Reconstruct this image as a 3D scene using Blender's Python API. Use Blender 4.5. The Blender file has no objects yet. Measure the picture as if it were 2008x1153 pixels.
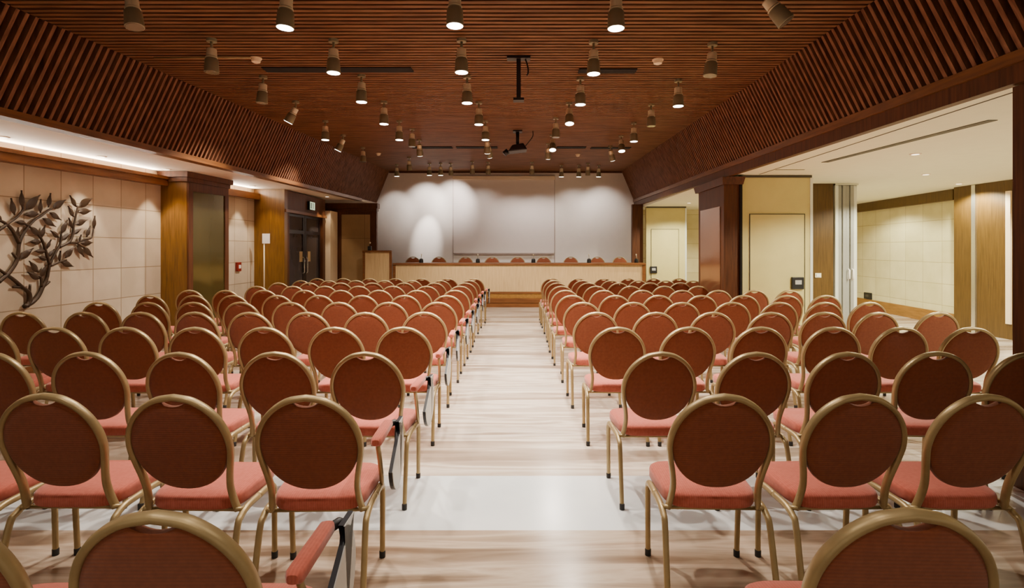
import bpy, bmesh, math, random
from mathutils import Vector, Matrix
random.seed(7)
sc = bpy.context.scene
COL = sc.collection
# ------------------------------------------------------------------ camera constants (photo taken as 2008x1153)
F, CX, HY, H = 1060.0, 1008.0, 488.0, 1.52
def at(px, py, Y):
    return Vector(((px - CX) * Y / F, Y, H + (HY - py) * Y / F))

# ------------------------------------------------------------------ materials
def srgb(r, g, b):
    f = lambda c: (c / 255 / 12.92) if c / 255 <= .04045 else ((c / 255 + .055) / 1.055) ** 2.4
    return (f(r), f(g), f(b), 1)
MATS = {}
def new_mat(name):
    m = bpy.data.materials.new(name); m.use_nodes = True
    nt = m.node_tree; b = nt.nodes['Principled BSDF']
    MATS[name] = m
    return m, nt, b
def nd(nt, t, **kw):
    n = nt.nodes.new(t)
    for k, v in kw.items():
        if k in n.inputs.keys(): n.inputs[k].default_value = v
        else: setattr(n, k, v)
    return n
def coords(nt, scale=(1, 1, 1), kind='Object', loc=(0, 0, 0)):
    tc = nd(nt, 'ShaderNodeTexCoord'); mp = nd(nt, 'ShaderNodeMapping')
    mp.inputs['Scale'].default_value = scale; mp.inputs['Location'].default_value = loc
    nt.links.new(tc.outputs[kind], mp.inputs['Vector'])
    return mp.outputs['Vector']
def ramp(nt, fac, stops):
    r = nd(nt, 'ShaderNodeValToRGB'); e = r.color_ramp.elements
    while len(e) < len(stops): e.new(.5)
    for i, (p, c) in enumerate(stops): e[i].position = p; e[i].color = c
    nt.links.new(fac, r.inputs['Fac'])
    return r.outputs['Color']
def mixc(nt, fac, a, b, blend='MIX'):
    m = nd(nt, 'ShaderNodeMix', data_type='RGBA', blend_type=blend)
    for s, v in ((m.inputs[0], fac), (m.inputs[6], a), (m.inputs[7], b)):
        if hasattr(v, 'is_linked'): nt.links.new(v, s)
        else: s.default_value = v
    return m.outputs[2]
def math_n(nt, op, a, b=None, c=None):
    m = nd(nt, 'ShaderNodeMath', operation=op)
    for s, v in zip(m.inputs, (a, b, c)):
        if v is None: continue
        if hasattr(v, 'is_linked'): nt.links.new(v, s)
        else: s.default_value = v
    return m.outputs[0]
def noise_col(nt, b, scale, stops, nscale=4.0, detail=5, kind='Object', rough=.55):
    v = coords(nt, scale, kind)
    n = nd(nt, 'ShaderNodeTexNoise'); n.inputs['Scale'].default_value = nscale; n.inputs['Detail'].default_value = detail
    n.inputs['Roughness'].default_value = rough
    nt.links.new(v, n.inputs['Vector'])
    c = ramp(nt, n.outputs['Fac'], stops)
    nt.links.new(c, b.inputs['Base Color'])
    return c, n.outputs['Fac']
def bump(nt, b, h, strength=.2, dist=.01):
    bp = nd(nt, 'ShaderNodeBump'); bp.inputs['Strength'].default_value = strength; bp.inputs['Distance'].default_value = dist
    nt.links.new(h, bp.inputs['Height']); nt.links.new(bp.outputs['Normal'], b.inputs['Normal'])
def simple(name, col, rough=.5, metal=0.0, var=.12, nscale=6):
    m, nt, b = new_mat(name)
    lo = tuple(c * (1 - var) for c in col[:3]) + (1,); hi = tuple(min(1, c * (1 + var)) for c in col[:3]) + (1,)
    noise_col(nt, b, (1, 1, 1), [(.3, lo), (.7, hi)], nscale)
    b.inputs['Roughness'].default_value = rough; b.inputs['Metallic'].default_value = metal
    return m
def wood(name, dark, light, scale, rough=.45, spec=.4):
    m, nt, b = new_mat(name)
    mid = tuple((a + c) / 2 for a, c in zip(dark, light))
    c, f = noise_col(nt, b, scale, [(.28, dark), (.5, mid), (.74, light)], 5, 8)
    b.inputs['Roughness'].default_value = rough; b.inputs['Specular IOR Level'].default_value = spec
    bump(nt, b, f, .12, .004)
    return m
wood('slat_wood', srgb(76, 47, 31), srgb(142, 99, 68), (.45, 7.0, 7.0), .55, .15)
wood('slat_wood_side', srgb(84, 50, 34), srgb(146, 99, 72), (3, 9.0, .6), .55, .12)
wood('beam_wood', srgb(92, 54, 24), srgb(132, 84, 42), (5, .5, 6), .38)
wood('pillar_wood', srgb(92, 62, 18), srgb(132, 92, 34), (8, 8, .5), .36)
wood('olive_wood', srgb(72, 52, 18), srgb(100, 74, 30), (8, 8, .5), .4)
wood('dark_wood', srgb(66, 36, 18), srgb(100, 58, 30), (8, 8, .5), .5, .25)
wood('desk_wood', srgb(92, 52, 20), srgb(132, 82, 38), (.6, 6, 6), .4)
wood('base_wood', srgb(130, 90, 34), srgb(164, 118, 52), (4, .5, 6), .4)
wood('maple', srgb(190, 158, 110), srgb(214, 184, 134), (7, 7, .5), .5, .3)
simple('void_dark', srgb(16, 9, 6), .9)
simple('dark_backing', srgb(26, 9, 7), .9)  # near-black red-brown board behind the ceiling and slope slats
simple('soffit_paint', srgb(232, 214, 190), .7, var=.03)
simple('room_paint', srgb(236, 234, 204), .7, var=.02)
simple('wing_paint', srgb(204, 192, 126), .6, var=.05, nscale=3)
simple('screen_white', srgb(226, 214, 206), .75, var=.015)
simple('wall_white', srgb(228, 218, 208), .7, var=.02)
simple('seam_grey', srgb(158, 140, 130), .6)
simple('gun_metal', srgb(150, 140, 112), .45, .4, .1)
simple('lamp_silver', srgb(222, 206, 172), .35, .35, .05)
simple('black_plastic', srgb(22, 20, 20), .4)
simple('rubber', srgb(26, 22, 20), .6)
simple('bronze', srgb(56, 38, 20), .5, .2, .2)
simple('chrome', srgb(216, 216, 206), .2, .9, .02)
simple('partition_grey', srgb(158, 158, 150), .45, .25, .04)
simple('partition_edge', srgb(222, 224, 212), .4, .2, .03)
simple('tablet_grey', srgb(176, 174, 170), .35, var=.03)
simple('tablet_edge', srgb(24, 26, 34), .4)
simple('paper', srgb(240, 234, 226), .7, var=.02)
simple('plate_cream', srgb(238, 226, 190), .45, var=.02)
simple('push_plate', srgb(206, 176, 124), .4, .2)
simple('alarm_red', srgb(132, 28, 22), .4)
simple('detector_cream', srgb(240, 216, 180), .5, var=.02)
simple('reveal_paint', srgb(236, 212, 176), .6, var=.03)
simple('grille_dark', srgb(70, 66, 52), .6)
simple('projector_black', srgb(30, 18, 16), .45)
# gold tube
m, nt, b = new_mat('gold')
noise_col(nt, b, (1, 1, 1), [(.3, srgb(150, 128, 88)), (.7, srgb(170, 148, 104))], 9)
b.inputs['Metallic'].default_value = .45; b.inputs['Roughness'].default_value = .4
# fabrics
def fabric(name, c1, c2, wave_axis):
    m, nt, b = new_mat(name)
    c, f = noise_col(nt, b, (1, 1, 1), [(.35, c1), (.65, c2)], 60, 3)
    w = nd(nt, 'ShaderNodeTexWave', wave_type='BANDS', bands_direction=wave_axis)
    w.inputs['Scale'].default_value = 32; w.inputs['Distortion'].default_value = .3
    nt.links.new(coords(nt), w.inputs['Vector'])
    col = mixc(nt, .22, c, mixc(nt, w.outputs['Fac'], (.35, .3, .3, 1), (1.0, 1, 1, 1)), 'MULTIPLY')
    nt.links.new(col, b.inputs['Base Color'])
    b.inputs['Roughness'].default_value = .85; b.inputs['Specular IOR Level'].default_value = .2
    b.inputs['Sheen Weight'].default_value = .25; b.inputs['Sheen Roughness'].default_value = .5
    bump(nt, b, w.outputs['Fac'], .15, .002)
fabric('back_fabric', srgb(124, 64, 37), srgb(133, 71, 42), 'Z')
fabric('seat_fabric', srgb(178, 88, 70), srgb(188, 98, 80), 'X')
# glass-like mirrors
def mirror(name, col, rough):
    m, nt, b = new_mat(name)
    noise_col(nt, b, (1, 1, .3), [(.3, col), (.7, tuple(c * 1.15 for c in col[:3]) + (1,))], 3)
    b.inputs['Metallic'].default_value = .55; b.inputs['Roughness'].default_value = rough
mirror('bronze_mirror', srgb(94, 84, 46), .12)
mirror('red_mirror', srgb(134, 92, 64), .14)
m, nt, b = new_mat('door_glass')
noise_col(nt, b, (1, 1, 1), [(.3, srgb(72, 66, 66)), (.7, srgb(88, 80, 80))], 2)
b.inputs['Roughness'].default_value = .08; b.inputs['Metallic'].default_value = .15
# stone wall tiles : coordinates (along wall = Y or X, height = Z)
def tiles(name, c1, c2, joint, axis, sx, sz, ox, oz, jw=.006):
    m, nt, b = new_mat(name)
    tc = nd(nt, 'ShaderNodeTexCoord'); s = nd(nt, 'ShaderNodeSeparateXYZ'); nt.links.new(tc.outputs['Object'], s.inputs[0])
    def line(o, off, size):
        t = math_n(nt, 'DIVIDE', math_n(nt, 'SUBTRACT', o, off), size)
        fr = math_n(nt, 'FRACT', t)
        d = math_n(nt, 'MINIMUM', fr, math_n(nt, 'SUBTRACT', 1.0, fr))
        return math_n(nt, 'LESS_THAN', d, jw / size), math_n(nt, 'FLOOR', t)
    l1, f1 = line(s.outputs[axis], ox, sx); l2, f2 = line(s.outputs['Z'], oz, sz)
    j = math_n(nt, 'MAXIMUM', l1, l2)
    cv = nd(nt, 'ShaderNodeCombineXYZ'); nt.links.new(f1, cv.inputs[0]); nt.links.new(f2, cv.inputs[1])
    wn = nd(nt, 'ShaderNodeTexWhiteNoise'); nt.links.new(cv.outputs[0], wn.inputs['Vector'])
    n = nd(nt, 'ShaderNodeTexNoise'); n.inputs['Scale'].default_value = 2.6; n.inputs['Detail'].default_value = 7
    nt.links.new(tc.outputs['Object'], n.inputs['Vector'])
    f = math_n(nt, 'ADD', math_n(nt, 'MULTIPLY', n.outputs['Fac'], .75), math_n(nt, 'MULTIPLY', wn.outputs['Value'], .25))
    c = ramp(nt, f, [(.3, c1), (.72, c2)])
    c = mixc(nt, j, c, joint)
    nt.links.new(c, b.inputs['Base Color']); b.inputs['Roughness'].default_value = .55
    bump(nt, b, math_n(nt, 'SUBTRACT', 1.0, j), .5, .004)
tiles('stone_left', srgb(188, 172, 148), srgb(212, 196, 172), srgb(150, 130, 102), 'Y', .49, .425, 6.19, 1.675)
tiles('stone_right', srgb(212, 204, 150), srgb(230, 222, 172), srgb(186, 174, 120), 'Y', .6, .43, .1, 1.675)
tiles('stone_back', srgb(206, 192, 140), srgb(224, 212, 164), srgb(180, 164, 112), 'X', .6, .43, .1, 1.675)
tiles('panel_cloth', srgb(146, 118, 78), srgb(168, 138, 96), srgb(120, 92, 60), 'X', 2.2, 1.6, .4, .2)
# travertine floor
m, nt, b = new_mat('travertine')
tc = nd(nt, 'ShaderNodeTexCoord'); sp = nd(nt, 'ShaderNodeSeparateXYZ'); nt.links.new(tc.outputs['Object'], sp.inputs[0])
def strn(scale, ns, det, dist=0.0):
    n = nd(nt, 'ShaderNodeTexNoise'); n.inputs['Scale'].default_value = ns; n.inputs['Detail'].default_value = det
    n.inputs['Distortion'].default_value = dist
    nt.links.new(coords(nt, scale), n.inputs['Vector']); return n.outputs['Fac']
band = strn((.05, 1.0, 1), 2.1, 2)
vein = strn((.32, 3.0, 1), 2.4, 9, .8)
cloud = strn((.8, 1, 1), 1.6, 6, .4)
f = math_n(nt, 'ADD', math_n(nt, 'MULTIPLY', band, .6), math_n(nt, 'ADD', math_n(nt, 'MULTIPLY', vein, .35), math_n(nt, 'MULTIPLY', cloud, .05)))
warm = ramp(nt, f, [(.39, srgb(138, 120, 104)), (.46, srgb(166, 148, 131)), (.505, srgb(208, 194, 177)), (.55, srgb(170, 153, 136)), (.61, srgb(196, 183, 169)), (.67, srgb(140, 122, 106))])
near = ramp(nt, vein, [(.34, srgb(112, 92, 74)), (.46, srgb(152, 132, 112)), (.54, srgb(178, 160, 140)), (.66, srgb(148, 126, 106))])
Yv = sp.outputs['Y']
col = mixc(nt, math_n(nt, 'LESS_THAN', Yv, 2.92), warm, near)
white = ramp(nt, cloud, [(.3, srgb(194, 198, 200)), (.7, srgb(216, 218, 218))])
inb = math_n(nt, 'MULTIPLY', math_n(nt, 'GREATER_THAN', Yv, 2.92), math_n(nt, 'LESS_THAN', Yv, 3.62))
col = mixc(nt, inb, col, white)
nt.links.new(col, b.inputs['Base Color']); b.inputs['Roughness'].default_value = .22
b.inputs['Specular IOR Level'].default_value = .45
# glowing lenses
def glow(name, col, s):
    m, nt, b = new_mat(name)
    b.inputs['Base Color'].default_value = (.9, .85, .8, 1)
    b.inputs['Emission Color'].default_value = col; b.inputs['Emission Strength'].default_value = s
glow('lens_lit', (1, .93, .82, 1), 9.0)
glow('lens_soft', (1, .84, .6, 1), 2.2)
glow('exit_glow', (.55, .8, .5, 1), .55)
simple('lens_off', srgb(150, 138, 116), .2, .5)
simple('exit_dark', srgb(24, 34, 24), .4)
M = MATS

# ------------------------------------------------------------------ mesh helpers
def hexa(bm, p):
    v = [bm.verts.new(q) for q in p]       # 0-3 bottom ring, 4-7 top ring
    for f in ((3, 2, 1, 0), (4, 5, 6, 7), (0, 1, 5, 4), (1, 2, 6, 5), (2, 3, 7, 6), (3, 0, 4, 7)):
        bm.faces.new([v[i] for i in f])
def box(bm, x0, x1, y0, y1, z0, z1):
    hexa(bm, [(x0, y0, z0), (x1, y0, z0), (x1, y1, z0), (x0, y1, z0), (x0, y0, z1), (x1, y0, z1), (x1, y1, z1), (x0, y1, z1)])
def tube(bm, pts, r, seg=10, caps=True, flat=None):
    pts = [Vector(p) for p in pts]; n = len(pts); rings = []
    prev = None
    for i, p in enumerate(pts):
        t = (pts[min(i + 1, n - 1)] - pts[max(i - 1, 0)]).normalized()
        if prev is None:
            a = Vector((0, 0, 1)) if abs(t.z) < .9 else Vector((0, 1, 0))
            u = t.cross(a).normalized()
        else:
            u = (prev - t * prev.dot(t)).normalized()
        prev = u; w = t.cross(u)
        rr = r[i] if isinstance(r, (list, tuple)) else r
        rings.append([bm.verts.new(p + (u * math.cos(k * 2 * math.pi / seg) + w * math.sin(k * 2 * math.pi / seg)) * rr) for k in range(seg)])
    for a, c in zip(rings, rings[1:]):
        for k in range(seg):
            bm.faces.new((a[k], a[(k + 1) % seg], c[(k + 1) % seg], c[k]))
    if caps:
        bm.faces.new(rings[0][::-1]); bm.faces.new(rings[-1])
def lathe(bm, prof, o=(0, 0, 0), seg=20):
    rings = []
    for r, z in prof:
        rings.append([bm.verts.new((o[0] + r * math.cos(k * 2 * math.pi / seg), o[1] + r * math.sin(k * 2 * math.pi / seg), o[2] + z)) for k in range(seg)])
    for a, c in zip(rings, rings[1:]):
        for k in range(seg): bm.faces.new((a[k], a[(k + 1) % seg], c[(k + 1) % seg], c[k]))
    bm.faces.new(rings[0][::-1]); bm.faces.new(rings[-1])
def catmull(pts, n=6):
    P = [Vector(p) for p in pts]; out = []
    for i in range(len(P) - 1):
        a, b_, c, d = P[max(i - 1, 0)], P[i], P[i + 1], P[min(i + 2, len(P) - 1)]
        for k in range(n):
            t = k / n
            out.append(.5 * ((2 * b_) + (c - a) * t + (2 * a - 5 * b_ + 4 * c - d) * t * t + (3 * b_ - a - 3 * c + d) * t ** 3))
    out.append(P[-1]); return out
def obj(name, bm, mat, parent=None, smooth=False, bevel=0):
    bmesh.ops.recalc_face_normals(bm, faces=bm.faces)
    me = bpy.data.meshes.new(name); bm.to_mesh(me); bm.free()
    me.materials.append(M[mat] if isinstance(mat, str) else mat)
    if smooth:
        for p in me.polygons: p.use_smooth = True
        if smooth == 'auto': me.set_sharp_from_angle(angle=math.radians(40))
    o = bpy.data.objects.new(name, me); COL.objects.link(o)
    if parent: o.parent = parent
    if bevel:
        mod = o.modifiers.new('Bevel', 'BEVEL'); mod.width = bevel; mod.segments = 2; mod.limit_method = 'ANGLE'
    return o
def tag(o, label, cat, group=None):
    o['label'] = label; o['category'] = cat
    if group: o['group'] = group
    return o
def thing(name, label, cat, loc=(0, 0, 0), rotz=0, group=None):
    o = bpy.data.objects.new(name, None); o.empty_display_size = .1; COL.objects.link(o)
    o.location = loc; o.rotation_euler = (0, 0, rotz)
    return tag(o, label, cat, group)
def struct(name, bm, mat, label=None, **kw):
    o = obj(name, bm, mat, **kw); o['kind'] = 'structure'
    if label: o['label'] = label
    return o
def BM(): return bmesh.new()
def copy_tree(o, parent=None):
    c = o.copy(); COL.objects.link(c); c.parent = parent
    for ch in o.children: copy_tree(ch, c)
    return c

# ------------------------------------------------------------------ room lines
YB = 16.0                                  # back wall
def ceil_z(Y): return H + 1.812 + .030 * Y
def ulx(Y): return -3.668 - .0302 * (YB - Y)
def urx(Y): return 3.170 - .0302 * (YB - Y)
def llx(Y): return -4.045 - .0289 * (YB - Y)
def llz(Y): return H + 1.358 - .0152 * (YB - Y)
def rlx(Y): return 3.530 - .0302 * (YB - Y)
def rlz(Y): return H + 1.434 - .0167 * (YB - Y)
def lwx(Y): return -5.8 + .0302 * Y
RZ = H + 1.16                              # side room ceiling
Y0 = -2.0

# floor
bm = BM(); box(bm, -7.5, 10.5, Y0, 17.5, -.1, 0); struct('floor', bm, 'travertine')
# slatted ceiling
P = .082
bm = BM(); Y = Y0
while Y < YB - .03:
    z = ceil_z(Y)
    hexa(bm, [(ulx(Y), Y, z), (urx(Y), Y, z), (urx(Y), Y + .046, z), (ulx(Y), Y + .046, z),
              (ulx(Y), Y, z + .05), (urx(Y), Y, z + .05), (urx(Y), Y + .046, z + .05), (ulx(Y), Y + .046, z + .05)])
    Y += P
ceiling = struct('ceiling', bm, 'slat_wood')
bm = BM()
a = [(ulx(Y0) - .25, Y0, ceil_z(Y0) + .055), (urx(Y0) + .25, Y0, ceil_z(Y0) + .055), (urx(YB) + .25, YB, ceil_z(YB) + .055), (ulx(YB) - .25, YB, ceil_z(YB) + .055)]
hexa(bm, a + [(x, y, z + .03) for x, y, z in a]); obj('backing_board', bm, 'dark_backing', ceiling)
# slopes
def slope(name, ux, lx, lz, sgn):
    bm = BM(); Y = Y0
    while Y < YB - .05:
        a = Vector((ux(Y), Y, ceil_z(Y))); c = Vector((lx(Y), Y, lz(Y)))
        d = (c - a).normalized(); n = Vector((-d.z, 0, d.x)) * (1 if sgn < 0 else -1)   # towards outside
        if n.x * sgn < 0: n = -n
        w = Vector((0, .034, 0)); t = n * .085
        hexa(bm, [a, c, c + w, a + w, a + t, c + t, c + w + t, a + w + t])
        Y += .086
    o = struct(name, bm, 'slat_wood_side')
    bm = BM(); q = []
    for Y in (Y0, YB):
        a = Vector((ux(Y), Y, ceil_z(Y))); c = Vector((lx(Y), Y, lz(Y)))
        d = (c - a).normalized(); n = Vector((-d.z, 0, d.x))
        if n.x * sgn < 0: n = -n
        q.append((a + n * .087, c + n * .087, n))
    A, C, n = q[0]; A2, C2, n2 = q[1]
    hexa(bm, [A, C, C2, A2, A + n * .03, C + n * .03, C2 + n * .03, A2 + n * .03]); obj('backing_board', bm, 'dark_backing', o)
slope('wall_slope_left', ulx, llx, llz, -1)
slope('wall_slope_right', urx, rlx, rlz, 1)
# left ledge + soffit + wall
def run(bm, fx0, fx1, fz0, fz1, ya=Y0, yb=YB):
    hexa(bm, [(fx0(ya), ya, fz0(ya)), (fx1(ya), ya, fz0(ya)), (fx1(yb), yb, fz0(yb)), (fx0(yb), yb, fz0(yb)),
              (fx0(ya), ya, fz1(ya)), (fx1(ya), ya, fz1(ya)), (fx1(yb), yb, fz1(yb)), (fx0(yb), yb, fz1(yb))])
bm = BM(); run(bm, lambda y: llx(y) - .13, lambda y: llx(y) + .015, lambda y: llz(y) - .05, lambda y: llz(y) + .02, yb=14.5); struct('trim_1', bm, 'beam_wood')
sof = lambda y: llz(y) - .03
bm = BM(); run(bm, lambda y: lwx(y) - .1, lambda y: llx(y) - .131, sof, lambda y: sof(y) + .05, yb=15.9); struct('ceiling_soffit', bm, 'soffit_paint')
bm = BM(); run(bm, lambda y: lwx(y) - .15, lwx, lambda y: 0, lambda y: sof(y) - .002, yb=15.9); struct('wall_left', bm, 'stone_left')
bm = BM(); run(bm, lambda y: lwx(y) + .001, lambda y: lwx(y) + .13, lambda y: sof(y) - .225, lambda y: sof(y) - .10, yb=8.47)
run(bm, lambda y: lwx(y) + .001, lambda y: lwx(y) + .13, lambda y: sof(y) - .225, lambda y: sof(y) - .10, 9.71, 11.34)
run(bm, lambda y: lwx(y) + .001, lambda y: lwx(y) + .16, lambda y: sof(y) - .13, lambda y: sof(y) - .085, yb=8.47); struct('trim_2', bm, 'beam_wood')
bm = BM(); run(bm, lambda y: lwx(y) + .001, lambda y: lwx(y) + .02, lambda y: 0.001, lambda y: .16, yb=8.47); struct('baseboard_left', bm, 'beam_wood')
# left pilaster with mirror
def lbox(bm, ya, yb, o0, o1, z0, z1, dz=0):
    run(bm, lambda y: lwx(y) + o0, lambda y: lwx(y) + o1, (lambda y: z0) if not callable(z0) else z0, (lambda y: z1) if not callable(z1) else z1, ya, yb)
bm = BM(); lbox(bm, 8.48, 9.62, .001, .41, 0, lambda y: sof(y) - .09); pil = struct('wall_left_pilaster', bm, 'pillar_wood')
bm = BM(); lbox(bm, 8.40, 9.70, .001, .47, lambda y: sof(y) - .09, lambda y: sof(y) - .005); lbox(bm, 8.44, 9.66, .001, .44, lambda y: sof(y) - .16, lambda y: sof(y) - .091); obj('crown_moulding', bm, 'dark_wood', pil)
bm = BM(); lbox(bm, 8.60, 9.50, .411, .42, .1, lambda y: sof(y) - .30); obj('mirror_panel', bm, 'bronze_mirror', pil)
bm = BM()
for ya, yb, za, zb in ((8.485, 8.60, 0, 2.55), (9.50, 9.615, 0, 2.55)): lbox(bm, ya, yb, .411, .435, za, lambda y: sof(y) - .17)
lbox(bm, 8.60, 9.50, .411, .435, lambda y: sof(y) - .30, lambda y: sof(y) - .17); lbox(bm, 8.60, 9.50, .411, .435, 0, .1)
obj('mirror_frame', bm, 'dark_wood', pil)
# vestibule with glazed doors
VX = -4.82
bm = BM(); hexa(bm, [(lwx(11.35) + .001, 11.35, 0), (VX, 11.35, 0), (VX, 11.5, 0), (lwx(11.5) + .001, 11.5, 0),
                    (lwx(11.35) + .001, 11.35, sof(11.35) - .005), (VX, 11.35, sof(11.35) - .005), (VX, 11.5, sof(11.5) - .005), (lwx(11.5) + .001, 11.5, sof(11.5) - .005)])
ves = struct('wall_vestibule', bm, 'pillar_wood')
bm = BM(); box(bm, VX - .14, VX, 11.501, 13.8, 2.36, sof(12.5) - .03); obj('lintel', bm, 'dark_wood', ves)
bm = BM(); box(bm, VX - .16, VX + .03, 11.37, 13.84, 2.30, 2.36); obj('lintel_moulding', bm, 'beam_wood', ves)
bm = BM(); box(bm, VX - .14, VX, 13.62, 13.8, 0, 2.30); box(bm, VX - .14, VX, 11.501, 11.6, 0, 2.30); obj('door_post', bm, 'dark_wood', ves)
for i, (ya, yb) in enumerate(((11.61, 12.6), (12.62, 13.61))):
    bm = BM(); box(bm, VX - .09, VX - .08, ya + .09, yb - .09, .12, 1.86)
    d = struct('door_%d' % (i + 1), bm, 'door_glass', 'dark glass leaf of the entrance doors on the left')
    bm = BM()
    for q in ((ya, ya + .09, 0.005, 2.29), (yb - .09, yb, 0.005, 2.29), (ya + .09, yb - .09, 0.005, .12), (ya + .09, yb - .09, 1.86, 1.94), (ya + .09, yb - .09, 2.24, 2.29)):
        box(bm, VX - .11, VX - .06, *q)
    obj('door_frame', bm, 'projector_black', d)
    bm = BM(); box(bm, VX - .09, VX - .08, ya + .09, yb - .09, 1.94, 2.24); obj('transom_glass', bm, 'door_glass', d)
    bm = BM(); yy = yb - .26 if i == 0 else ya + .2
    box(bm, VX - .079, VX - .07, yy, yy + .16, 1.22, 1.46); obj('push_plate', bm, 'push_plate', d)
    bm = BM(); yh = yb - .12 if i == 0 else ya + .05
    tube(bm, [(VX - .06, yh, .95), (VX - .02, yh, .98), (VX - .02, yh, 1.3), (VX - .06, yh, 1.33)], .012, 8); obj('door_handle', bm, 'chrome', d, True)
# exit sign on lintel
t = thing('exit_sign', 'small lit green and white exit sign on the lintel above the glass doors', 'sign', (VX + .035, 12.75, 2.43))
bm = BM(); box(bm, -.032, .03, -.16, .16, 0, .2); obj('sign_housing', bm, 'exit_dark', t, bevel=.006)
bm = BM(); box(bm, .031, .034, -.15, .15, .01, .19); obj('sign_face', bm, 'exit_glow', t)
bm = BM(); box(bm, .0345, .036, .01, .05, .03, .17); box(bm, .0345, .036, -.11, -.06, .03, .17); obj('sign_bar', bm, 'exit_dark', t)
# end reveal + wing wall at back left
bm = BM(); hexa(bm, [(lwx(13.9) + .001, 13.9, 0), (-4.72, 13.9, 0), (-4.72, 14.45, 0), (lwx(14.45) + .001, 14.45, 0)] + [(lwx(13.9) + .001, 13.9, 2.5), (-4.72, 13.9, 2.5), (-4.72, 14.45, 2.5), (lwx(14.45) + .001, 14.45, 2.5)])
struct('wall_reveal', bm, 'reveal_paint')
bm = BM(); box(bm, -5.2, -3.69, 14.5, 14.62, 0, 2.60); wing = struct('wall_back_left', bm, 'dark_wood')
bm = BM(); box(bm, -4.62, -3.86, 14.48, 14.499, .3, 2.44); obj('cloth_panel', bm, 'panel_cloth', wing)
bm = BM(); box(bm, -5.2, -3.64, 14.40, 14.66, 2.60, 2.74); box(bm, -5.2, -3.67, 14.45, 14.64, 2.53, 2.599); obj('crown_moulding', bm, 'dark_wood', wing)
# back wall
bm = BM()
zt = ceil_z(YB) + .09
box(bm, -5.6, 3.75, YB, YB + .15, 0, zt); struct('wall_back', bm, 'wall_white')
bm = BM(); hexa(bm, [(ulx(YB) - .02, YB - .06, ceil_z(YB) - .05), (urx(YB) + .02, YB - .06, ceil_z(YB) - .05), (urx(YB) + .02, YB - .001, ceil_z(YB) - .05), (ulx(YB) - .02, YB - .001, ceil_z(YB) - .05),
                    (ulx(YB) - .02, YB - .06, ceil_z(YB)), (urx(YB) + .02, YB - .06, ceil_z(YB)), (urx(YB) + .02, YB - .001, ceil_z(YB)), (ulx(YB) - .02, YB - .001, ceil_z(YB))]); struct('trim_3', bm, 'dark_wood')
sx0, sx1 = (889 - CX) * 15.98 / F, (1087 - CX) * 15.98 / F
ST0 = .38
scr = thing('projection_screen', 'wide white projection screen on the back wall behind the speakers table', 'projection screen', (0, 15.968, 0))
bm = BM(); box(bm, sx0, sx1, 0, .03, H - .12, H + 2.04); obj('screen_surface', bm, 'screen_white', scr)
bm = BM(); box(bm, sx0 - .02, sx1 + .02, -.06, .03, H + 2.04, H + 2.15); obj('screen_case', bm, 'soffit_paint', scr, bevel=.01)
bm = BM(); box(bm, sx0 + .03, sx1 - .03, -.03, .02, H - .17, H - .121); obj('bottom_bar', bm, 'seam_grey', scr)
bm = BM()
box(bm, sx0 - .015, sx0, .015, .03, ST0, H + 2.04); box(bm, sx1, sx1 + .015, .015, .03, ST0, H + 2.04); obj('side_seam', bm, 'seam_grey', scr)
# right beam, columns and side room
bm = BM(); run(bm, lambda y: rlx(y) - .02, lambda y: rlx(y) + .10, lambda y: rlz(y) - .06, lambda y: rlz(y) + .015, yb=15.95)
struct('trim_4', bm, 'beam_wood')
bm = BM(); run(bm, lambda y: rlx(y) + .005, lambda y: rlx(y) + .08, lambda y: rlz(y) - .18, lambda y: rlz(y) - .061, yb=15.95); struct('trim_5', bm, 'dark_wood')
bm = BM(); box(bm, 3.2, 3.56, 2.55, 3.47, 0, rlz(3) - .18); struct('wall_right_column', bm, 'dark_wood')
bm = BM(); hexa(bm, [(3.30, 8.5, 0), (3.54, 8.5, 0), (3.60, 9.84, 0), (3.36, 9.84, 0), (3.30, 8.5, rlz(8.5) - .3), (3.54, 8.5, rlz(8.5) - .3), (3.60, 9.84, rlz(9) - .3), (3.36, 9.84, rlz(9) - .3)])
colm = struct('wall_right_pilaster', bm, 'dark_wood')
bm = BM(); hexa(bm, [(3.305, 8.66, .12), (3.309, 8.66, .12), (3.35, 9.70, .12), (3.346, 9.70, .12), (3.295, 8.66, 2.2), (3.31, 8.66, 2.2), (3.356, 9.70, 2.2), (3.341, 9.70, 2.2)]); obj('mirror_panel', bm, 'red_mirror', colm)
bm = BM(); hexa(bm, [(3.26, 8.44, rlz(8.5) - .30), (3.58, 8.44, rlz(8.5) - .30), (3.64, 9.9, rlz(8.5) - .30), (3.32, 9.9, rlz(8.5) - .30), (3.24, 8.4, rlz(8.5) - .185), (3.6, 8.4, rlz(8.5) - .185), (3.66, 9.94, rlz(8.5) - .185), (3.30, 9.94, rlz(8.5) - .185)]); obj('crown_moulding', bm, 'dark_wood', colm)
bm = BM(); box(bm, 3.542, 3.575, 8.46, 8.6, 0.0, RZ - .02); obj('pocket_jamb', bm, 'void_dark', colm)
bm = BM(); box(bm, 3.28, 3.58, 15.0, 15.14, 0, rlz(15) - .18); struct('wall_back_column', bm, 'dark_wood')
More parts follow.
